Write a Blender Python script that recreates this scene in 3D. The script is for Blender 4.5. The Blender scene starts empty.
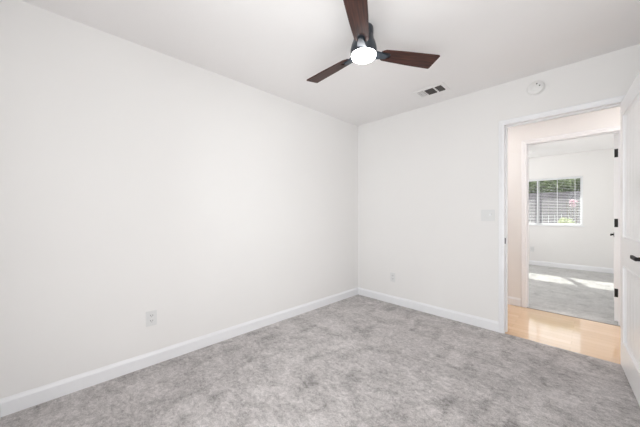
import bpy, bmesh, math, random
from mathutils import Vector, Matrix
C = bpy.context.scene.collection
R = math.radians
random.seed(7)

# ------------------------------------------------------------------ camera
cam = bpy.data.cameras.new('camera'); cam.sensor_width = 36.0; cam.lens = 15.05
cam.clip_start = 0.02; cam.clip_end = 200
co = bpy.data.objects.new('camera', cam); C.objects.link(co)
co.location = (2.390, -3.112, 1.169)
co.rotation_euler = (R(90), 0, R(45.6))
bpy.context.scene.camera = co
# ------------------------------------------------------------------ exposure
vs = bpy.context.scene.view_settings
vs.view_transform = 'Standard'; vs.look = 'None'; vs.gamma = 1; vs.exposure = 0.28
vs.use_curve_mapping = False
# ------------------------------------------------------------------ world and lights
w = bpy.data.worlds.new('world'); bpy.context.scene.world = w; w.use_nodes = True
bg = w.node_tree.nodes['Background']
bg.inputs[0].default_value = (0.93, 0.96, 1.0, 1); bg.inputs[1].default_value = 1.9

def area(name, loc, rot, sx, sy, power, col):
    l = bpy.data.lights.new(name, 'AREA'); l.shape = 'RECTANGLE'; l.size = sx; l.size_y = sy
    l.energy = power; l.color = col
    o = bpy.data.objects.new(name, l); C.objects.link(o); o.location = loc; o.rotation_euler = rot
    return o
sun = bpy.data.lights.new('sun', 'SUN'); sun.energy = 11.0; sun.angle = R(0.6); sun.color = (1.0, 0.96, 0.9)
so = bpy.data.objects.new('sun', sun); C.objects.link(so)
so.rotation_euler = Vector((0.44, -1.0, -0.85)).to_track_quat('-Z', 'Y').to_euler()
# added area lights stand in for daylight at two unseen windows by the camera
area('fill_front_window', (1.8, -3.50, 1.14), (R(97), 0, 0), 1.6, 2.0, 25, (1.0, 0.965, 0.96))
area('fill_right_window', (2.83, -2.65, 1.35), (0, R(106), 0), 1.5, 1.3, 17, (1.0, 0.965, 0.96))
# added fill at the other bedroom's unseen side window, and unseen hall fill lamps
area('fill_other_room', (-0.46, 2.9, 1.45), (0, R(-118), 0), 1.2, 1.6, 50, (1.0, 0.985, 0.97))
area('hall_fill', (0.7, 0.50, 2.42), (0, 0, 0), 1.2, 0.5, 15, (1.0, 0.96, 0.935))
area('hall_fill_east', (3.4, 0.50, 2.42), (0, 0, 0), 0.8, 0.5, 11.5, (1.0, 0.96, 0.935))

# ------------------------------------------------------------------ materials
def mat(name, col, rough=0.5, metal=0.0, spec=0.5, var=0.0, vscale=20, bump=0.0, bscale=200, coat=0.0):
    m = bpy.data.materials.new(name); m.use_nodes = True
    nt = m.node_tree; b = nt.nodes['Principled BSDF']
    b.inputs['Roughness'].default_value = rough; b.inputs['Metallic'].default_value = metal
    b.inputs['Specular IOR Level'].default_value = spec; b.inputs['Coat Weight'].default_value = coat
    tc = nt.nodes.new('ShaderNodeTexCoord')
    n = nt.nodes.new('ShaderNodeTexNoise'); n.inputs['Scale'].default_value = vscale; n.inputs['Detail'].default_value = 4
    nt.links.new(tc.outputs['Object'], n.inputs['Vector'])
    r = nt.nodes.new('ShaderNodeValToRGB')
    r.color_ramp.elements[0].position = 0.3; r.color_ramp.elements[1].position = 0.7
    r.color_ramp.elements[0].color = (*[max(0, c*(1-var)) for c in col], 1)
    r.color_ramp.elements[1].color = (*[min(1, c*(1+var)) for c in col], 1)
    nt.links.new(n.outputs['Fac'], r.inputs['Fac']); nt.links.new(r.outputs['Color'], b.inputs['Base Color'])
    if bump:
        n2 = nt.nodes.new('ShaderNodeTexNoise'); n2.inputs['Scale'].default_value = bscale; n2.inputs['Detail'].default_value = 3
        nt.links.new(tc.outputs['Object'], n2.inputs['Vector'])
        bp = nt.nodes.new('ShaderNodeBump'); bp.inputs['Strength'].default_value = bump; bp.inputs['Distance'].default_value = 0.002
        nt.links.new(n2.outputs['Fac'], bp.inputs['Height']); nt.links.new(bp.outputs['Normal'], b.inputs['Normal'])
    return m

def m_carpet(name, lo, hi):
    m = bpy.data.materials.new(name); m.use_nodes = True; nt = m.node_tree; L = nt.links.new
    b = nt.nodes['Principled BSDF']; b.inputs['Roughness'].default_value = 1.0; b.inputs['Specular IOR Level'].default_value = 0.05
    b.inputs['Sheen Weight'].default_value = 0.25; b.inputs['Sheen Roughness'].default_value = 0.6
    tc = nt.nodes.new('ShaderNodeTexCoord')
    def noise(scale, detail, rough, dist=0.0, sx=1, sy=1, rz=0):
        mp = nt.nodes.new('ShaderNodeMapping'); mp.inputs['Scale'].default_value = (sx, sy, 1); mp.inputs['Rotation'].default_value = (0, 0, rz)
        L(tc.outputs['Object'], mp.inputs['Vector'])
        n = nt.nodes.new('ShaderNodeTexNoise'); n.inputs['Scale'].default_value = scale
        n.inputs['Detail'].default_value = detail; n.inputs['Roughness'].default_value = rough; n.inputs['Distortion'].default_value = dist
        L(mp.outputs['Vector'], n.inputs['Vector']); return n.outputs['Fac']
    def math_(op, a, b_):
        n = nt.nodes.new('ShaderNodeMath'); n.operation = op
        for i, v in enumerate((a, b_)):
            if isinstance(v, (int, float)): n.inputs[i].default_value = v
            else: L(v, n.inputs[i])
        return n.outputs[0]
    blot = noise(3.2, 5, 0.62, 0.6, 1.0, 1.5, R(30))      # brushed nap, its shading painted as tone
    mid = noise(42, 4, 0.75, 0.6)
    mid2 = noise(13, 4, 0.65, 1.2, 1, 1.8, R(-20))
    fine = noise(150, 3, 0.8)
    s = math_('ADD', math_('ADD', math_('MULTIPLY', blot, 0.8), math_('MULTIPLY', mid2, 0.8)), math_('ADD', math_('MULTIPLY', mid, 1.1), math_('MULTIPLY', fine, 1.2)))
    s = math_('MULTIPLY', s, 1/3.9)
    patch = noise(4.2, 2, 0.5, 0.2, 1.9, 0.9, R(-35))
    cr = nt.nodes.new('ShaderNodeMapRange'); cr.inputs[1].default_value = 0.52; cr.inputs[2].default_value = 0.70
    cr.inputs[3].default_value = 0.0; cr.inputs[4].default_value = 0.05; L(patch, cr.inputs[0])
    s = math_('SUBTRACT', s, cr.outputs[0])
    r = nt.nodes.new('ShaderNodeValToRGB'); r.color_ramp.elements[0].position = 0.385; r.color_ramp.elements[1].position = 0.585
    r.color_ramp.elements[0].color = (*lo, 1); r.color_ramp.elements[1].color = (*hi, 1)
    L(s, r.inputs['Fac']); L(r.outputs['Color'], b.inputs['Base Color'])
    h = math_('ADD', math_('MULTIPLY', fine, 0.6), math_('MULTIPLY', mid, 0.6))
    bp = nt.nodes.new('ShaderNodeBump'); bp.inputs['Strength'].default_value = 0.7; bp.inputs['Distance'].default_value = 0.012
    L(h, bp.inputs['Height']); L(bp.outputs['Normal'], b.inputs['Normal'])
    return m

def m_wood_floor():
    m = bpy.data.materials.new('hall_oak_boards'); m.use_nodes = True; nt = m.node_tree; L = nt.links.new
    b = nt.nodes['Principled BSDF']; b.inputs['Roughness'].default_value = 0.30; b.inputs['Coat Weight'].default_value = 1.0; b.inputs['Coat IOR'].default_value = 1.7
    b.inputs['Coat Roughness'].default_value = 0.07
    tc = nt.nodes.new('ShaderNodeTexCoord')
    br = nt.nodes.new('ShaderNodeTexBrick'); br.inputs['Scale'].default_value = 1.0
    br.inputs['Brick Width'].default_value = 0.9; br.inputs['Row Height'].default_value = 0.083; br.inputs['Mortar Size'].default_value = 0.0008
    br.inputs['Color1'].default_value = (0.70, 0.45, 0.25, 1); br.inputs['Color2'].default_value = (0.80, 0.56, 0.35, 1)
    br.inputs['Mortar'].default_value = (0.38, 0.22, 0.10, 1); br.inputs['Bias'].default_value = 0.1
    L(tc.outputs['Object'], br.inputs['Vector'])
    mp = nt.nodes.new('ShaderNodeMapping'); mp.inputs['Scale'].default_value = (3, 40, 1)
    L(tc.outputs['Object'], mp.inputs['Vector'])
    n = nt.nodes.new('ShaderNodeTexNoise'); n.inputs['Scale'].default_value = 2; n.inputs['Detail'].default_value = 6
    L(mp.outputs['Vector'], n.inputs['Vector'])
    mx = nt.nodes.new('ShaderNodeMix'); mx.data_type = 'RGBA'; mx.blend_type = 'MULTIPLY'; mx.inputs[0].default_value = 0.35
    L(br.outputs['Color'], mx.inputs[6])
    r = nt.nodes.new('ShaderNodeValToRGB'); r.color_ramp.elements[0].color = (0.72, 0.66, 0.58, 1); r.color_ramp.elements[1].color = (1, 1, 1, 1)
    L(n.outputs['Fac'], r.inputs['Fac']); L(r.outputs['Color'], mx.inputs[7])
    L(mx.outputs[2], b.inputs['Base Color'])
    return m

def m_blade():
    m = bpy.data.materials.new('walnut_blade'); m.use_nodes = True; nt = m.node_tree; L = nt.links.new
    b = nt.nodes['Principled BSDF']; b.inputs['Roughness'].default_value = 0.42; b.inputs['Specular IOR Level'].default_value = 0.3
    tc = nt.nodes.new('ShaderNodeTexCoord')
    mp = nt.nodes.new('ShaderNodeMapping'); mp.inputs['Scale'].default_value = (3, 60, 10)
    L(tc.outputs['Object'], mp.inputs['Vector'])
    n = nt.nodes.new('ShaderNodeTexNoise'); n.inputs['Scale'].default_value = 1.6; n.inputs['Detail'].default_value = 7; n.inputs['Distortion'].default_value = 0.8
    L(mp.outputs['Vector'], n.inputs['Vector'])
    r = nt.nodes.new('ShaderNodeValToRGB'); r.color_ramp.elements[0].position = 0.3; r.color_ramp.elements[1].position = 0.72
    r.color_ramp.elements[0].color = (0.016, 0.007, 0.006, 1); r.color_ramp.elements[1].color = (0.095, 0.034, 0.024, 1)
    L(n.outputs['Fac'], r.inputs['Fac']); L(r.outputs['Color'], b.inputs['Base Color'])
    return m

def m_glass():
    m = bpy.data.materials.new('window_glass'); m.use_nodes = True; nt = m.node_tree; L = nt.links.new
    nt.nodes.remove(nt.nodes['Principled BSDF']); out = nt.nodes['Material Output']
    t = nt.nodes.new('ShaderNodeBsdfTransparent'); t.inputs[0].default_value = (0.94, 0.96, 0.95, 1)
    g = nt.nodes.new('ShaderNodeBsdfGlossy'); g.inputs['Roughness'].default_value = 0.02
    f = nt.nodes.new('ShaderNodeFresnel'); f.inputs[0].default_value = 1.3
    mx = nt.nodes.new('ShaderNodeMixShader'); L(f.outputs[0], mx.inputs[0]); L(t.outputs[0], mx.inputs[1]); L(g.outputs[0], mx.inputs[2])
    L(mx.outputs[0], out.inputs[0]); return m

def m_emit(name, col, s):
    m = bpy.data.materials.new(name); m.use_nodes = True; b = m.node_tree.nodes['Principled BSDF']
    b.inputs['Base Color'].default_value = (*col, 1); b.inputs['Emission Color'].default_value = (*col, 1); b.inputs['Emission Strength'].default_value = s
    return m

def m_leaf(name, col, col2):
    m = mat(name, col, 0.5, var=0.0)
    r = [n for n in m.node_tree.nodes if n.type == 'VALTORGB'][0]
    r.color_ramp.elements[0].color = (*col, 1); r.color_ramp.elements[1].color = (*col2, 1)
    nt = m.node_tree; b = nt.nodes['Principled BSDF']; out = nt.nodes['Material Output']
    tr = nt.nodes.new('ShaderNodeBsdfTranslucent'); nt.links.new(r.outputs[0], tr.inputs[0])
    mx = nt.nodes.new('ShaderNodeMixShader'); mx.inputs[0].default_value = 0.35
    nt.links.new(b.outputs[0], mx.inputs[1]); nt.links.new(tr.outputs[0], mx.inputs[2]); nt.links.new(mx.outputs[0], out.inputs[0])
    return m

M = dict(
    wall=mat('wall_paint', (0.835, 0.820, 0.812), 0.75, spec=0.25, var=0.008, vscale=1.5, bump=0.06, bscale=160),
    ceil=mat('ceiling_paint', (0.87, 0.852, 0.85), 0.85, spec=0.2, var=0.006, vscale=2, bump=0.08, bscale=120),
    trim=mat('trim_paint', (0.86, 0.86, 0.88), 0.32, spec=0.45, var=0.004),
    door=mat('door_paint', (0.88, 0.875, 0.885), 0.28, spec=0.5, var=0.004),
    plate=mat('white_plastic', (0.75, 0.748, 0.748), 0.35, var=0.01),
    slot=mat('outlet_slot', (0.10, 0.10, 0.10), 0.6),
    detector=mat('detector_plastic', (0.82, 0.81, 0.80), 0.45, var=0.01),
    black=mat('matte_black_metal', (0.014, 0.013, 0.013), 0.6, metal=0.0, spec=0.3, var=0.05),
    slate=mat('gunmetal', (0.050, 0.058, 0.070), 0.32, metal=0.55, var=0.05),
    bracket=mat('gunmetal_bracket', (0.045, 0.055, 0.068), 0.45, metal=0.2, spec=0.4, var=0.05),
    duct=mat('dark_duct', (0.035, 0.03, 0.027), 0.8),
    vent=mat('register_white', (0.84, 0.825, 0.82), 0.45),
    blade=m_blade(), lens=m_emit('lamp_lens', (0.99, 0.99, 1.0), 18.0),
    carpet=m_carpet('grey_carpet', (0.20, 0.183, 0.178), (0.74, 0.695, 0.685)),
    carpet2=m_carpet('pale_grey_carpet', (0.33, 0.327, 0.322), (0.66, 0.652, 0.645)),
    oak=m_wood_floor(), glass=m_glass(),
    vinyl=mat('white_vinyl', (0.85, 0.86, 0.87), 0.35),
    slat=mat('blind_slat_white', (0.82, 0.83, 0.85), 0.4),
    fence=mat('weathered_fence_wood', (0.17, 0.155, 0.175), 0.8, var=0.15, vscale=6),
    soil=mat('garden_soil', (0.30, 0.27, 0.24), 0.95, var=0.2),
    stucco=mat('stucco', (0.6, 0.58, 0.55), 0.9, var=0.03, bump=0.3, bscale=90),
    hedge=m_leaf('hedge_leaves', (0.12, 0.17, 0.06), (0.33, 0.40, 0.20)),
    lime=m_leaf('lime_leaves', (0.45, 0.52, 0.20), (0.80, 0.85, 0.50)),
    pink=m_leaf('pink_petals', (0.62, 0.36, 0.46), (0.75, 0.52, 0.60)),
    bark=mat('bark', (0.12, 0.09, 0.06), 0.9, var=0.2),
    thresh=mat('metal_edge', (0.25, 0.24, 0.23), 0.5, metal=0.6),
)

# ------------------------------------------------------------------ helpers
def bx(bm, x0, y0, z0, x1, y1, z1, mtx=None, bevel=0.0):
    r = bmesh.ops.create_cube(bm, size=1.0)
    vs_ = r['verts']
    s = Matrix.Translation(((x0+x1)/2, (y0+y1)/2, (z0+z1)/2)) @ Matrix.Diagonal((abs(x1-x0), abs(y1-y0), abs(z1-z0), 1))
    bmesh.ops.transform(bm, matrix=s, verts=vs_)
    if bevel:
        es = list({e for v in vs_ for e in v.link_edges})
        rr = bmesh.ops.bevel(bm, geom=es, offset=bevel, segments=2, affect='EDGES')
        vs_ = list({v for f in rr['faces'] for v in f.verts} | {v for v in vs_ if v.is_valid})
    if mtx is not None: bmesh.ops.transform(bm, matrix=mtx, verts=vs_)
    return vs_

def lathe(bm, prof, n=40, mtx=None):
    """prof: list of (r, z)"""
    rings = []
    for r, z in prof:
        if r < 1e-6: rings.append([bm.verts.new((0, 0, z))])
        else: rings.append([bm.verts.new((r*math.cos(2*math.pi*i/n), r*math.sin(2*math.pi*i/n), z)) for i in range(n)])
    for a, b in zip(rings, rings[1:]):
        for i in range(n):
            j = (i+1) % n
            if len(a) == 1 and len(b) == 1: continue
            if len(a) == 1: bm.faces.new((a[0], b[i], b[j]))
            elif len(b) == 1: bm.faces.new((a[i], a[j], b[0]))
            else: bm.faces.new((a[i], a[j], b[j], b[i]))
    vs_ = [v for r in rings for v in r]
    if mtx is not None: bmesh.ops.transform(bm, matrix=mtx, verts=vs_)
    return vs_

def prism(bm, pts, z0, z1, mtx=None):
    """outline in xy extruded from z0 to z1"""
    a = [bm.verts.new((x, y, z0)) for x, y in pts]; b = [bm.verts.new((x, y, z1)) for x, y in pts]
    bm.faces.new(a[::-1]); bm.faces.new(b); n = len(pts)
    for i in range(n): bm.faces.new((a[i], a[(i+1) % n], b[(i+1) % n], b[i]))
    if mtx is not None: bmesh.ops.transform(bm, matrix=mtx, verts=a+b)
    return a+b

def obj(name, bm, m, parent=None, smooth=False, loc=None, bevel=0):
    bmesh.ops.recalc_face_normals(bm, faces=bm.faces[:])
    me = bpy.data.meshes.new(name); bm.to_mesh(me); bm.free(); me.materials.append(m)
    if smooth:
        for p in me.polygons: p.use_smooth = True
        me.set_sharp_from_angle(angle=R(35))
    o = bpy.data.objects.new(name, me); C.objects.link(o)
    if parent: o.parent = parent
    if loc: o.location = loc
    if bevel:
        b = o.modifiers.new('bevel', 'BEVEL'); b.width = bevel; b.segments = 2; b.limit_method = 'ANGLE'
    return o

def boxes(name, m, lst, parent=None, bevel=0, loc=None):
    bm = bmesh.new()
    for b in lst: bx(bm, *b)
    return obj(name, bm, m, parent, bevel=bevel, loc=loc)

def tag(o, label, cat, group=None, kind=None):
    o['label'] = label; o['category'] = cat
    if group: o['group'] = group
    if kind: o['kind'] = kind
    return o

def struct(o, label, cat):
    return tag(o, label, cat, kind='structure')

def empty(name, loc=(0, 0, 0), rz=0.0):
    o = bpy.data.objects.new(name, None); C.objects.link(o); o.location = loc; o.rotation_euler = (0, 0, rz); return o

H = 2.44; W1 = 2.69; YF = -3.36
# doorway openings (x0, x1, top)
A0, A1, AT = 1.785, 2.578, 2.030      # bedroom doorway, wall y 0 .. 0.11
B0, B1, BT = 1.812, 2.585, 2.030      # doorway across the hall, wall y 1.05 .. 1.16
FX0, FX1, FY = -0.35, 2.74, 4.62      # the other bedroom
WX0, WX1, WZ0, WZ1 = 0.765, 2.24, 0.912, 1.945

# ------------------------------------------------------------------ structure
bm = bmesh.new(); bx(bm, 0, YF, -0.06, W1, 0.0, 0)
struct(obj('floor', bm, M['carpet']), 'mottled grey carpet of the bedroom with the ceiling fan', 'floor')
boxes_ = boxes
struct(boxes('floor', M['oak'], [(-1.6, 0.0, -0.06, 3.9, 1.052, -0.003)]), 'glossy honey oak board floor of the hall beyond the doorway', 'floor')
struct(boxes('floor', M['carpet2'], [(FX0, 1.06, -0.06, FX1, FY, 0.0)]), 'pale grey carpet of the bedroom across the hall', 'floor')
struct(boxes('trim_1', M['thresh'], [(B0-0.018, 1.050, -0.05, B1+0.018, 1.062, 0.001)]), 'thin dark edge strip between oak boards and far carpet', 'threshold strip')

struct(boxes('ceiling', M['ceil'], [(-0.1, YF-0.1, H, W1+0.1, 0.05, H+0.1)]), 'smooth off-white ceiling above the dark wooden fan', 'ceiling')
struct(boxes('ceiling', M['ceil'], [(-1.7, 0.05, H, 4.0, 1.10, H+0.1)]), 'white hall ceiling between the two doorways', 'ceiling')
struct(boxes('ceiling', M['ceil'], [(FX0-0.1, 1.10, H, FX1+0.1, FY+0.1, H+0.1)]), 'bright white ceiling of the bedroom across the hall', 'ceiling')

struct(boxes('wall_left', M['wall'], [(-0.11, YF-0.1, 0, 0, 0.0, H)]), 'long blank off-white wall with one outlet, left of the corner', 'wall')
struct(boxes('wall_back', M['wall'], [(-0.11, 0, 0, A0-0.018, 0.11, H), (A1+0.018, 0, 0, 3.9, 0.11, H), (A0-0.018, 0, AT+0.018, A1+0.018, 0.11, H), (-1.6, 0, 0, -0.11, 0.11, H)]),
       'off-white wall holding the doorway, light switch and smoke detector', 'wall')
struct(boxes('wall_right', M['wall'], [(W1, YF-0.1, 0, W1+0.11, -3.3, H), (W1, -2.0, 0, W1+0.11, 0, H), (W1, -3.3, 0, W1+0.11, -2.0, 0.6), (W1, -3.3, 2.1, W1+0.11, -2.0, H)]),
       'off-white bedroom wall behind the open panelled door', 'wall')
struct(boxes('wall_front', M['wall'], [(0, YF-0.11, 0, 1.0, YF, H), (2.6, YF-0.11, 0, W1, YF, H), (1.0, YF-0.11, 0, 2.6, YF, 0.12), (1.0, YF-0.11, 2.15, 2.6, YF, H)]),
       'off-white bedroom wall with an unseen wide window sized for the light, opposite the doorway', 'wall')
struct(boxes('wall_hall', M['wall'], [(-1.6, 1.05, 0, B0-0.018, 1.16, H), (B1+0.018, 1.05, 0, 3.9, 1.16, H), (B0-0.018, 1.05, BT+0.018, B1+0.018, 1.16, H)]),
       'warm-lit off-white hall wall around the second doorway', 'wall')
struct(boxes('wall_hall', M['wall'], [(-1.7, 0, 0, -1.6, 1.16, H)]), 'short end wall of the hall on the long side', 'wall')
struct(boxes('wall_hall', M['wall'], [(3.9, 0, 0, 4.0, 1.16, H)]), 'short end wall of the hall behind the open door', 'wall')
struct(boxes('wall_far', M['wall'], [(FX0, FY, 0, WX0, FY+0.13, H), (WX1, FY, 0, FX1, FY+0.13, H), (WX0, FY, 0, WX1, FY+0.13, WZ0), (WX0, FY, WZ1, WX1, FY+0.13, H)]),
       'white window wall of the bedroom across the hall', 'wall')
struct(boxes('wall_far_right', M['wall'], [(FX1, 1.16, 0, FX1+0.11, FY+0.13, H)]), 'white side wall behind the second open door', 'wall')
struct(boxes('wall_far_left', M['wall'], [(FX0-0.11, 1.16, 0, FX0, 2.1, H), (FX0-0.11, 3.7, 0, FX0, FY+0.13, H), (FX0-0.11, 2.1, 0, FX0, 3.7, 0.85), (FX0-0.11, 2.1, 2.05, FX0, 3.7, H)]),
       'white side wall with an added window in the bedroom across the hall', 'wall')

# baseboards: profile (offset from wall, height)
BP = [(0, 0), (0.014, 0), (0.014, 0.078), (0.011, 0.086), (0.006, 0.094), (0.004, 0.100), (0, 0.100)]
def baseboard(name, p0, p1, nrm, label):
    bm = bmesh.new(); p0 = Vector(p0); p1 = Vector(p1); nrm = Vector(nrm)
    rings = [[bm.verts.new((p.x+nrm.x*o, p.y+nrm.y*o, z)) for o, z in BP] for p in (p0, p1)]
    n = len(BP)
    for i in range(n): bm.faces.new((rings[0][i], rings[0][(i+1) % n], rings[1][(i+1) % n], rings[1][i]))
    bm.faces.new(rings[0]); bm.faces.new(rings[1][::-1])
    struct(obj(name, bm, M['trim']), label, 'baseboard')
baseboard('baseboard_left', (0, YF, 0), (0, -0.0005, 0), (1, 0, 0), 'white baseboard along the long blank left wall')
baseboard('baseboard_back', (0.0145, 0, 0), (A0-0.047, 0, 0), (0, -1, 0), 'white baseboard between room corner and doorway')
baseboard('baseboard_right', (W1, YF, 0), (W1, -0.016, 0), (-1, 0, 0), 'white baseboard on the wall behind the open door')
baseboard('baseboard_front', (0.015, YF, 0), (W1-0.015, YF, 0), (0, 1, 0), 'white baseboard under the unseen wide front window')
baseboard('baseboard_hall', (-1.6, 1.05, 0), (B0-0.057, 1.05, 0), (0, -1, 0), 'white hall baseboard left of the second doorway')
baseboard('baseboard_hall', (B1+0.057, 1.05, 0), (3.9, 1.05, 0), (0, -1, 0), 'white hall baseboard right of the second doorway')
baseboard('baseboard_far', (FX0, FY, 0), (FX1, FY, 0), (0, -1, 0), 'white baseboard below the window across the hall')
baseboard('baseboard_far_right', (FX1, 2.0, 0), (FX1, FY-0.015, 0), (-1, 0, 0), 'white baseboard on the side wall across the hall')

# casings and jambs
def casing(name, x0, x1, top, yface, sgn, w_, label, zb=0.0):
    """moulded casing round an opening on the face y=yface, proud in direction sgn"""
    bm = bmesh.new(); r = 0.006
    # profile across the width: (distance from opening edge, proudness)
    pf = [(-r+0.0, 0.0), (-r+0.0, 0.009), (0.004, 0.011), (w_*0.45, 0.012), (w_*0.62, 0.016), (w_-0.006, 0.018), (w_, 0.014), (w_, 0.0)]
    pf = [(d+r if d < 0 else d, p) for d, p in pf]
    path = [lambda d: (x0-d, zb), lambda d: (x0-d, top+d), lambda d: (x1+d, top+d), lambda d: (x1+d, zb)]
    rings = [[bm.verts.new((f(d)[0], yface+sgn*p, f(d)[1])) for d, p in pf] for f in path]
    n = len(pf)
    for a, b in zip(rings, rings[1:]):
        for i in range(n): bm.faces.new((a[i], a[(i+1) % n], b[(i+1) % n], b[i]))
    bm.faces.new(rings[0]); bm.faces.new(rings[-1])
    return struct(obj(name, bm, M['trim']), label, 'door casing')
def jamb(name, x0, x1, top, y0, y1, ystop, label, zb=0.0, stopw=0.035):
    t = 0.018; s = 0.011
    o = boxes(name, M['trim'], [(x0-t, y0, zb, x0, y1, top+t), (x1, y0, zb, x1+t, y1, top+t), (x0, y0, top, x1, y1, top+t)])
    st = boxes('door_stop', M['trim'], [(x0, ystop, zb, x0+s, ystop+stopw, top), (x1-s, ystop, zb, x1, ystop+stopw, top), (x0+s, ystop, top-s, x1-s, ystop+stopw, top)], o)
    return struct(o, label, 'door jamb')
casing('trim_2', A0, A1, AT, 0.0, -1, 0.047, 'white moulded casing around the bedroom doorway')
jb = jamb('trim_3', A0, A1, AT, 0.0, 0.11, 0.045, 'white jamb lining the bedroom doorway, black strike plate')
boxes('strike_plate', M['black'], [(A0, 0.006, 0.873, A0+0.002, 0.038, 0.930)], jb, bevel=0.0008)
casing('trim_4', A0, A1, AT, 0.11, 1, 0.057, 'white casing on the hall side of the bedroom doorway')
casing('trim_5', B0, B1, BT, 1.05, -1, 0.050, 'white casing around the second doorway across the hall')
jb2 = jamb('trim_6', B0, B1, BT, 1.05, 1.16, 1.080, 'white jamb lining the second doorway across the hall')
casing('trim_7', B0, B1, BT, 1.16, 1, 0.050, 'white casing on the room side of the second doorway')

# ------------------------------------------------------------------ plank panel door with lever
def make_door(name, wd, ht, mirror=1):
    """local frame: hinge edge at x=0, slab runs to x=-wd, faces y=0 .. 0.035"""
    T = 0.035; st = 0.105; rails = [(0.012, 0.205), (0.785, 0.985), (ht-0.115, ht)]
    root = empty(name)
    bm = bmesh.new()
    bx(bm, -wd, 0, rails[0][0], -wd+st, T, ht); bx(bm, -st, 0, rails[0][0], 0, T, ht)
    for a, b in rails: bx(bm, -wd+st, 0, a, -st, T, b)
    obj('door_frame', bm, M['door'], root)
    for a, b in ((rails[0][1], rails[1][0]), (rails[1][1], rails[2][0])):
        # recessed plank panel with V grooves, both faces
        bm = bmesh.new(); d = 0.014; n = 6; xs = -wd+st; xw = (wd-2*st)/n
        for face, sg in ((d, 1), (T-d, -1)):
            prof = []
            for i in range(n):
                prof += [(xs+i*xw+(0.0 if i == 0 else 0.005), face), (xs+(i+1)*xw-(0.0 if i == n-1 else 0.005), face)]
                if i < n-1: prof.append((xs+(i+1)*xw, face+sg*0.006))
            lo = [bm.verts.new((x, y, a)) for x, y in prof]; hi = [bm.verts.new((x, y, b)) for x, y in prof]
            for i in range(len(prof)-1): bm.faces.new((lo[i], lo[i+1], hi[i+1], hi[i]))
        obj('plank_panel', bm, M['door'], root)
        # sticking moulding sloping from frame to panel
        bm = bmesh.new(); mo = 0.020
        for yo, yi in ((0.0, d), (T, T-d)):
            o4 = [(-wd+st, a), (-st, a), (-st, b), (-wd+st, b)]
            i4 = [(-wd+st+mo, a+mo), (-st-mo, a+mo), (-st-mo, b-mo), (-wd+st+mo, b-mo)]
            m4 = [((p[0]*.5+q[0]*.5), (p[1]*.5+q[1]*.5)) for p, q in zip(o4, i4)]
            lay = [(o4, yo), (m4, yo + (yi-yo)*0.28), (i4, yi-(yi-yo)*0.02)]
            sgp = 1 if yi > yo else -1
            b4 = [(p[0]*.85+q[0]*.15, p[1]*.85+q[1]*.15) for p, q in zip(o4, i4)]
            c4 = [(p[0]*.6+q[0]*.4, p[1]*.6+q[1]*.4) for p, q in zip(o4, i4)]
            lay[1:2] = [(b4, yo-sgp*0.004), (c4, yo-sgp*0.003), (m4, yo+(yi-yo)*0.35)]
            vv = [[bm.verts.new((x, y, z)) for x, z in pts] for pts, y in lay]
            for u, v in zip(vv, vv[1:]):
                for i in range(4): bm.faces.new((u[i], u[(i+1) % 4], v[(i+1) % 4], v[i]))
        obj('panel_moulding', bm, M['door'], root)
    # lever sets on both faces
    zc = 0.905; xc = -wd+0.062
    for face, sg in ((T, 1), (0.0, -1)):
        bm = bmesh.new()
        rot = Matrix.Translation((xc, face, zc)) @ Matrix.Rotation(R(-90*sg), 4, 'X')
        lathe(bm, [(0, 0), (0.031, 0), (0.031, 0.006), (0.028, 0.009), (0.012, 0.010), (0.0105, 0.032), (0.0, 0.032)], 32, rot)
        h = obj('lever_handle', bm, M['black'], root, smooth=True)
        bm = bmesh.new()
        bx(bm, xc-0.012, face+sg*0.024, zc-0.011, xc+0.112, face+sg*0.038, zc+0.011)
        obj('lever', bm, M['black'], h, bevel=0.004)
    boxes('latch_plate', M['black'], [(-wd-0.001, 0.005, zc-0.028, -wd+0.001, 0.030, zc+0.028)], root)
    return root
def hinge(parent, loc, zc, rz=0):
    bm = bmesh.new()
    m_ = Matrix.Translation((loc[0], loc[1], zc))
    lathe(bm, [(0, -0.045), (0.0062, -0.045), (0.0062, 0.045), (0, 0.045)], 14, m_)
    return bm

d1 = make_door('door_1', 0.775, 2.020)
d1.location = (2.572, -0.012, 0); d1.rotation_euler = (0, 0, R(94.5))
struct(d1, 'open white plank-panel door with black lever handle, at the right edge', 'door')
for zc in (0.30, 1.07, 1.80):
    bm = hinge(d1, (0.004, -0.004), zc)
    bx(bm, -0.0005, 0.0, zc-0.045, 0.0015, 0.032, zc+0.045)
    obj('hinge', bm, M['black'], d1)
d2 = make_door('door_2', 0.768, 2.020)
# hinged on the far face of the second doorway's right jamb, swung into that room
d2.scale = (1, -1, 1)
d2.location = (2.583, 1.172, 0); d2.rotation_euler = (0, 0, R(-92.5))
struct(d2, 'second open white door, seen edge-on beyond the hall, three black hinges', 'door')
for zc in (0.316, 1.067, 1.818):
    bm = bmesh.new()
    # leaf on the door's edge and knuckle at its corner
    bx(bm, -0.0005, 0.001, zc-0.045, 0.002, 0.034, zc+0.045)
    lathe(bm, [(0, zc-0.045), (0.0065, zc-0.045), (0.0065, zc+0.045), (0, zc+0.045)], 14, Matrix.Translation((0.001, -0.003, 0)))
    obj('hinge', bm, M['black'], d2)

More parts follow.
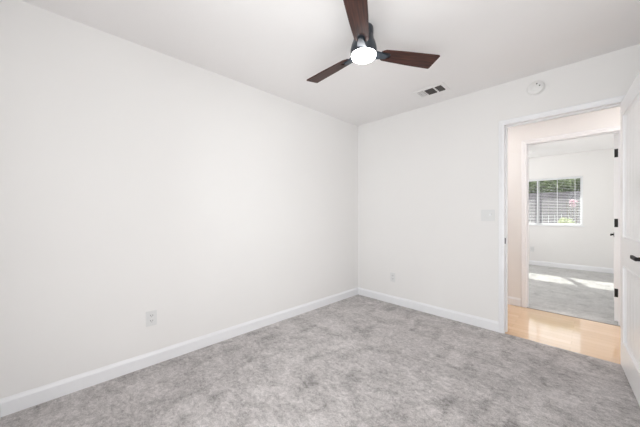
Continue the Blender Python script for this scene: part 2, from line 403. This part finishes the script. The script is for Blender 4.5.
# ------------------------------------------------------------------ windows
def window(name, x0, x1, z0, z1, y, depth, label, mx=None):
    """vinyl slider in a wall whose inner face is y and which runs to y+depth (axis y)"""
    root = empty(name); s = 1 if depth > 0 else -1
    ya, yb = y+depth*0.55, y+depth*0.95
    ya, yb = min(ya, yb), max(ya, yb)
    f = 0.020
    boxes('window_frame', M['vinyl'], [(x0, ya, z0, x0+f, yb, z1), (x1-f, ya, z0, x1, yb, z1), (x0+f, ya, z0, x1-f, yb, z0+f), (x0+f, ya, z1-f, x1-f, yb, z1)], root, bevel=0.002)
    mx = mx or (x0+x1)/2; g = 0.008
    for a, b, dy in ((x0+f, mx+g, 0.006), (mx-g, x1-f, -0.006)):
        yc = (ya+yb)/2+dy; t = 0.005
        sh = boxes('sash', M['vinyl'], [(a, yc-t, z0+f, a+0.020, yc+t, z1-f), (b-0.020, yc-t, z0+f, b, yc+t, z1-f), (a+0.020, yc-t, z0+f, b-0.020, yc+t, z0+f+0.018), (a+0.020, yc-t, z1-f-0.018, b-0.020, yc+t, z1-f)], root)
        boxes('pane', M['glass'], [(a+0.020, yc-0.002, z0+f+0.018, b-0.020, yc+0.002, z1-f-0.018)], sh)
    struct(root, label, 'window')
    return root
wn = window('window_1', WX0, WX1, WZ0, WZ1, FY, 0.13, 'white sliding window with blinds, in the room across the hall', 1.5)
boxes('window_sill', M['trim'], [(WX0-0.03, FY-0.022, WZ0-0.018, WX1+0.03, FY+0.07, WZ0+0.004)], wn, bevel=0.003)
window('window_2', 1.0, 2.6, 0.12, 2.15, YF, -0.11, 'wide white sliding window behind the viewpoint, unseen, sized for the light')  # out of view, sized for the light it lets in
wr = window('window_3', -0.65, 0.65, 0.6, 2.1, 0, -0.11, 'unseen white sliding window beside the viewpoint, added to light the bedroom')  # out of view, placed to even the light on the left wall
wr.location = (W1, -2.65, 0); wr.rotation_euler = (0, 0, R(90))
wl = window('window_4', -0.8, 0.8, 0.85, 2.05, 0, -0.11, 'unseen white sliding side window added to light the room across the hall')  # out of view, added as a light opening for the other bedroom
wl.location = (FX0, 2.9, 0); wl.rotation_euler = (0, 0, R(-90))

# blind
bl = empty('window_blind', ((WX0+WX1)/2, FY+0.035, WZ0))
hw = (WX1-WX0)/2-0.008; hh = WZ1-WZ0
boxes('head_rail', M['slat'], [(-hw, -0.014, hh-0.026, hw, 0.014, hh-0.002)], bl, bevel=0.002)
bm = bmesh.new(); z = 0.045; n = 0
while z < hh-0.04:
    bx(bm, -hw, -0.0115, -0.0009, hw, 0.0115, 0.0009, Matrix.Translation((0, 0, z)) @ Matrix.Rotation(R(11), 4, 'X'))
    z += 0.034; n += 1
o = obj('slats', bm, M['slat'], bl)
boxes('bottom_rail', M['slat'], [(-hw, -0.013, 0.010, hw, 0.013, 0.026)], bl, bevel=0.003)
for lx in (-0.62, -0.28, 0.03, 0.34, 0.62):
    boxes('ladder_cord', M['slat'], [(lx-0.004, -0.0145, 0.02, lx+0.004, -0.0130, hh-0.03), (lx-0.004, 0.0130, 0.02, lx+0.004, 0.0145, hh-0.03)], bl)
tag(bl, 'white horizontal slat blind hanging in the window across the hall', 'window blind')

# ------------------------------------------------------------------ ceiling fan
FC = Vector((1.291, -1.618, 0))
fan = empty('ceiling_fan', (FC.x, FC.y, H))
tag(fan, 'three-blade ceiling fan, dark walnut blades, gunmetal body, glowing round lamp', 'ceiling fan')
bm = bmesh.new()
lathe(bm, [(0, 0), (0.058, 0), (0.064, -0.006), (0.066, -0.02), (0.066, -0.05), (0.064, -0.062), (0, -0.062)], 48)
obj('canopy', bm, M['slate'], fan, smooth=True)
bm = bmesh.new()
lathe(bm, [(0, -0.062), (0.066, -0.062), (0.069, -0.085), (0.079, -0.110), (0.087, -0.138), (0.090, -0.162), (0.089, -0.180), (0.086, -0.188), (0, -0.188)], 48)
obj('motor_housing', bm, M['slate'], fan, smooth=True)
bm = bmesh.new()
lathe(bm, [(0, -0.188), (0.083, -0.188), (0.083, -0.196), (0.079, -0.204), (0.062, -0.210), (0.035, -0.214), (0, -0.215)], 48)
obj('light_lens', bm, M['lens'], fan, smooth=True)
TH0 = 58.0; PITCH = -11.5; ZB = -0.170
for k in range(3):
    a = R(TH0 + 120*k)
    bm = bmesh.new()
    # outline along +x; notch at the root where the bracket enters
    pts = [(0.130, -0.034), (0.150, -0.047), (0.30, -0.057), (0.543, -0.066), (0.551, -0.060),
           (0.541, 0.060), (0.533, 0.066), (0.35, 0.060), (0.150, 0.047), (0.130, 0.034),
           (0.130, 0.026), (0.185, 0.024), (0.196, 0.014), (0.196, -0.014), (0.185, -0.024), (0.130, -0.026)]
    mt = Matrix.Rotation(R(PITCH), 4, 'X')
    prism(bm, pts, -0.004, 0.004, mt)
    b = obj('blade', bm, M['blade'], fan, bevel=0.0015)
    b.location = (0, 0, ZB); b.rotation_euler = (0, 0, a + (R(3) if k == 2 else 0))
    bm = bmesh.new()
    # bracket from housing to blade, seen in the notch
    prism(bm, [(0.060, -0.036), (0.100, -0.030), (0.150, -0.021), (0.168, -0.015), (0.172, 0.0), (0.168, 0.015), (0.150, 0.021), (0.100, 0.030), (0.060, 0.036)], -0.014, -0.001, mt)
    prism(bm, [(0.125, -0.030), (0.215, -0.026), (0.230, 0), (0.215, 0.026), (0.125, 0.030)], 0.0042, 0.007, mt)
    obj('blade_bracket', bm, M['bracket'], b, bevel=0.004)

# the white fan of the other bedroom (five blades; unseen lamp added for light)
fan2 = empty('ceiling_fan', (1.13, 3.30, H))
tag(fan2, 'white five-blade ceiling fan in the bedroom across the hall', 'ceiling fan')
bm = bmesh.new()
lathe(bm, [(0, 0), (0.065, 0), (0.06, -0.03), (0.02, -0.045), (0.013, -0.05), (0.013, -0.10), (0.09, -0.115), (0.105, -0.15), (0.09, -0.19), (0, -0.19)], 32)
obj('motor_housing', bm, M['plate'], fan2, smooth=True)
bm = bmesh.new(); lathe(bm, [(0, -0.19), (0.085, -0.19), (0.08, -0.225), (0.05, -0.25), (0, -0.26)], 32)
obj('light_lens', bm, m_emit('fill_lens_far', (1, 0.98, 0.95), 6.0), fan2, smooth=True)
for k in range(5):
    bm = bmesh.new()
    prism(bm, [(0.18, -0.045), (0.62, -0.062), (0.65, -0.04), (0.65, 0.04), (0.62, 0.062), (0.18, 0.045)], -0.003, 0.003, Matrix.Rotation(R(12), 4, 'X'))
    b = obj('blade', bm, M['plate'], fan2); b.location = (0, 0, -0.17); b.rotation_euler = (0, 0, R(36+72*k))
    bm = bmesh.new(); bx(bm, 0.08, -0.02, -0.008, 0.24, 0.02, -0.0035)
    obj('blade_bracket', bm, M['slate'], b)

# ------------------------------------------------------------------ ceiling register
vt = empty('ceiling_vent', (0, 0, 0))
tag(vt, 'white ceiling air register with dark louvred openings', 'air vent')
vx0, vx1, vy0, vy1 = 1.045, 1.372, -0.455, -0.250
secs = [(1.090, 1.152), (1.170, 1.258), (1.276, 1.340)]; sy0, sy1 = -0.420, -0.286
zt = H-0.0005; zb = H-0.008
lst = [(vx0, vy0, zb, vx1, sy0, zt), (vx0, sy1, zb, vx1, vy1, zt), (vx0, sy0, zb, secs[0][0], sy1, zt), (secs[0][1], sy0, zb, secs[1][0], sy1, zt),
       (secs[1][1], sy0, zb, secs[2][0], sy1, zt), (secs[2][1], sy0, zb, vx1, sy1, zt)]
boxes('vent_frame', M['vent'], lst, vt, bevel=0.002)
boxes('duct', M['duct'], [(secs[0][0], sy0, zt-0.0015, secs[2][1], sy1, zt)], vt)
for i, (a, b) in enumerate(secs):
    bm = bmesh.new()
    if i == 0:
        n = 6
        for j in range(n):
            xc = a+(b-a)*(j+0.5)/n
            bx(bm, -0.0065, sy0, -0.0005, 0.0065, sy1, 0.0005, Matrix.Translation((xc, 0, H-0.0085)) @ Matrix.Rotation(R(18), 4, 'Y'))
        obj('louver_bank', bm, M['vent'], vt)
    else:
        n = 4
        for j in range(n):
            yc = sy0+(sy1-sy0)*(j+0.5)/n
            bx(bm, a, -0.0065, -0.0005, b, 0.0065, 0.0005, Matrix.Translation((0, yc, H-0.009)) @ Matrix.Rotation(R(-62), 4, 'X'))
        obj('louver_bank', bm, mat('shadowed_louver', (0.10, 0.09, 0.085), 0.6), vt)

# ------------------------------------------------------------------ smoke detector
sd = empty('smoke_detector', (2.024, 0, 2.309)); sd.rotation_euler = (R(90), 0, 0)
tag(sd, 'round white smoke detector on the wall above the doorway', 'smoke detector')
bm = bmesh.new(); lathe(bm, [(0, 0), (0.066, 0), (0.066, 0.008), (0.062, 0.011), (0, 0.011)], 48)
obj('mounting_base', bm, M['detector'], sd, smooth=True)
bm = bmesh.new(); lathe(bm, [(0, 0.011), (0.060, 0.011), (0.061, 0.018), (0.058, 0.028), (0.050, 0.034), (0.030, 0.037), (0.028, 0.034), (0.024, 0.037), (0, 0.038)], 48)
obj('cover', bm, M['detector'], sd, smooth=True)
for nm, x, y in (('sounder_hole', 0.011, 0.027), ('test_button', 0.031, 0.006)):
    bm = bmesh.new(); lathe(bm, [(0, 0.030), (0.0055, 0.030), (0.0055, 0.0385), (0, 0.0385)], 16, Matrix.Translation((x, y, 0)))
    o = obj(nm, bm, M['slot'], sd); o['label'] = 'small dark spot'

# ------------------------------------------------------------------ outlets and switch
def outlet(loc, rz, label):
    """faces local -y"""
    r = empty('wall_outlet', loc, rz); tag(r, label, 'outlet', 'white duplex wall outlets')
    boxes('cover_plate', M['plate'], [(-0.036, -0.0065, -0.058, 0.036, 0.0, 0.058)], r, bevel=0.002)
    for z in (-0.020, 0.020):
        bm = bmesh.new()
        pts = []
        for i in range(20):
            t = 2*math.pi*i/20; pts.append((0.0175*math.cos(t), max(-0.0135, min(0.0135, 0.0175*math.sin(t)))))
        prism(bm, pts, 0, 0.0025, Matrix.Translation((0, -0.0064, z)) @ Matrix.Rotation(R(90), 4, 'X'))
        s = obj('receptacle', bm, M['plate'], r)
        boxes('slot', M['slot'], [(-0.009, -0.0095, z-0.001, -0.0055, -0.0088, z+0.008), (0.0055, -0.0095, z-0.001, 0.009, -0.0088, z+0.007), (-0.002, -0.0095, z-0.009, 0.002, -0.0088, z-0.005)], s)
    bm = bmesh.new(); lathe(bm, [(0, 0), (0.003, 0), (0.003, 0.0015), (0, 0.002)], 12, Matrix.Translation((0, -0.0064, 0)) @ Matrix.Rotation(R(90), 4, 'X'))
    obj('screw', bm, M['vent'], r)
    return r
outlet((0, -2.596, 0.361), R(90), 'white duplex outlet low on the long blank wall')
outlet((0.569, 0, 0.343), 0, 'white duplex outlet low between room corner and doorway')
outlet((1.413, FY, 0.359), 0, 'white duplex outlet under the window across the hall')
sw = empty('light_switch', (1.643, 0, 1.150)); tag(sw, 'white two-gang switch plate beside the doorway casing', 'light switch')
boxes('cover_plate', M['plate'], [(-0.060, -0.0065, -0.058, 0.060, 0, 0.058)], sw, bevel=0.002)
bm = bmesh.new(); bx(bm, -0.040, -0.0095, -0.033, -0.007, -0.0064, 0.033, Matrix.Rotation(R(1.5), 4, 'X'))
obj('rocker', bm, M['plate'], sw, bevel=0.001)
boxes('rocker', M['plate'], [(0.007, -0.0090, -0.033, 0.040, -0.0064, 0.033)], sw, bevel=0.001)
bm = bmesh.new(); lathe(bm, [(0, 0), (0.011, 0), (0.010, 0.010), (0, 0.012)], 20, Matrix.Translation((0.0235, -0.009, 0.006)) @ Matrix.Rotation(R(90), 4, 'X'))
obj('dimmer_knob', bm, M['vinyl'], sw, smooth=True)

# ------------------------------------------------------------------ garden seen through the far window
struct(boxes('ground', M['soil'], [(-8, FY+0.13, -0.35, 12, 16, -0.25)]), 'bare ground of the garden outside the far window', 'ground')
struct(boxes('roof_eave', M['stucco'], [(-1.5, FY+0.13, 2.46, 4.5, FY+1.18, 2.60)]), 'roof overhang outside the far window', 'eave')
po = boxes('sun_gap_post', M['stucco'], [(1.060, 5.56, -0.30, 1.148, 5.65, 2.46)], bevel=0.004)  # unseen post added to cast the gap in the sun patch
tag(po, 'unseen porch post added outside the far window to split the sun patch', 'post')
fn = empty('garden_fence', (0, 7.1, -0.25))
bm = bmesh.new(); x = -3.0
while x < 6:
    bx(bm, x, 0, 0.02, x+0.135, 0.02, 2.03+random.uniform(-.008, .008)); x += 0.14
obj('fence_boards', bm, M['fence'], fn)
for px in (-2.0, 0.4, 2.8, 5.2):
    boxes('post', M['fence'], [(px, 0.02, 0, px+0.09, 0.11, 2.0)], fn)
boxes('rail', M['fence'], [(-3, 0.02, 0.35, 6, 0.058, 0.44)], fn); boxes('rail', M['fence'], [(-3, 0.02, 1.7, 6, 0.058, 1.79)], fn)
tag(fn, 'weathered grey board fence outside the far window', 'fence')

def leaves(n, fn_, size, seed):
    rnd = random.Random(seed); bm = bmesh.new()
    for _ in range(n):
        c = Vector(fn_(rnd)); s = size*rnd.uniform(.6, 1.3)
        m_ = Matrix.Translation(c) @ Matrix.Rotation(rnd.uniform(0, 6.28), 4, 'Z') @ Matrix.Rotation(rnd.uniform(-1.2, 1.2), 4, 'X') @ Matrix.Rotation(rnd.uniform(-1, 1), 4, 'Y')
        pts = [(0, -1, 0), (.42, -.2, .08), (.3, .5, .05), (0, 1, -.1), (-.3, .5, .05), (-.42, -.2, .08)]
        bm.faces.new([bm.verts.new(m_ @ (Vector(p)*s)) for p in pts])
    return bm
hd = empty('hedge', (0, 8.2, -0.25))
bm = bmesh.new()
for i in range(14): bx(bm, -2.6+i*0.65, -0.03, 0, -2.55+i*0.65, 0.03, 2.2)
obj('trunk', bm, M['bark'], hd)
def hp(r):
    x = r.uniform(-3, 6); z = r.uniform(1.4, 2.60); y = r.gauss(0, .22)+0.12*math.sin(x*5)*math.cos(z*4)
    return (x, y, z)
o = obj('foliage', leaves(32000, hp, 0.07, 3), M['hedge'], hd); o['kind'] = 'stuff'
tag(hd, 'green leafy hedge rising above the grey fence outside', 'hedge')
sh = empty('garden_shrub', (1.90, 6.3, -0.25))
bm = bmesh.new()
for i in range(7):
    a = i*0.9; bx(bm, -.008, -.008, 0, .008, .008, 1.1, Matrix.Rotation(R(14), 4, (math.cos(a), math.sin(a), 0)))
obj('stem', bm, M['bark'], sh)
def sp(r):
    v = Vector((r.gauss(0, 1), r.gauss(0, 1), r.gauss(0, 1))).normalized()*r.uniform(.6, 1)
    return (v.x*.17, v.y*.17, 1.20+v.z*.11)
obj('foliage', leaves(150, sp, 0.05, 5), M['lime'], sh)['kind'] = 'stuff'
tag(sh, 'low yellow-green shrub in front of the fence outside', 'shrub')
fl = empty('flowering_shrub', (2.0, 6.7, -0.25))
bm = bmesh.new()
for i in range(5):
    a = i*1.25; bx(bm, -.007, -.007, 0, .007, .007, 1.75, Matrix.Rotation(R(4), 4, (math.cos(a), math.sin(a), 0)))
obj('stem', bm, M['bark'], fl)
def fp(r):
    v = Vector((r.gauss(0, 1), r.gauss(0, 1), r.gauss(0, 1))).normalized()*r.uniform(.3, 1)
    return (v.x*.10, v.y*.10, 1.70+v.z*.12)
obj('blossom', leaves(45, fp, 0.045, 9), M['pink'], fl)['kind'] = 'stuff'
tag(fl, 'pink flowering shrub against the grey fence outside', 'shrub')
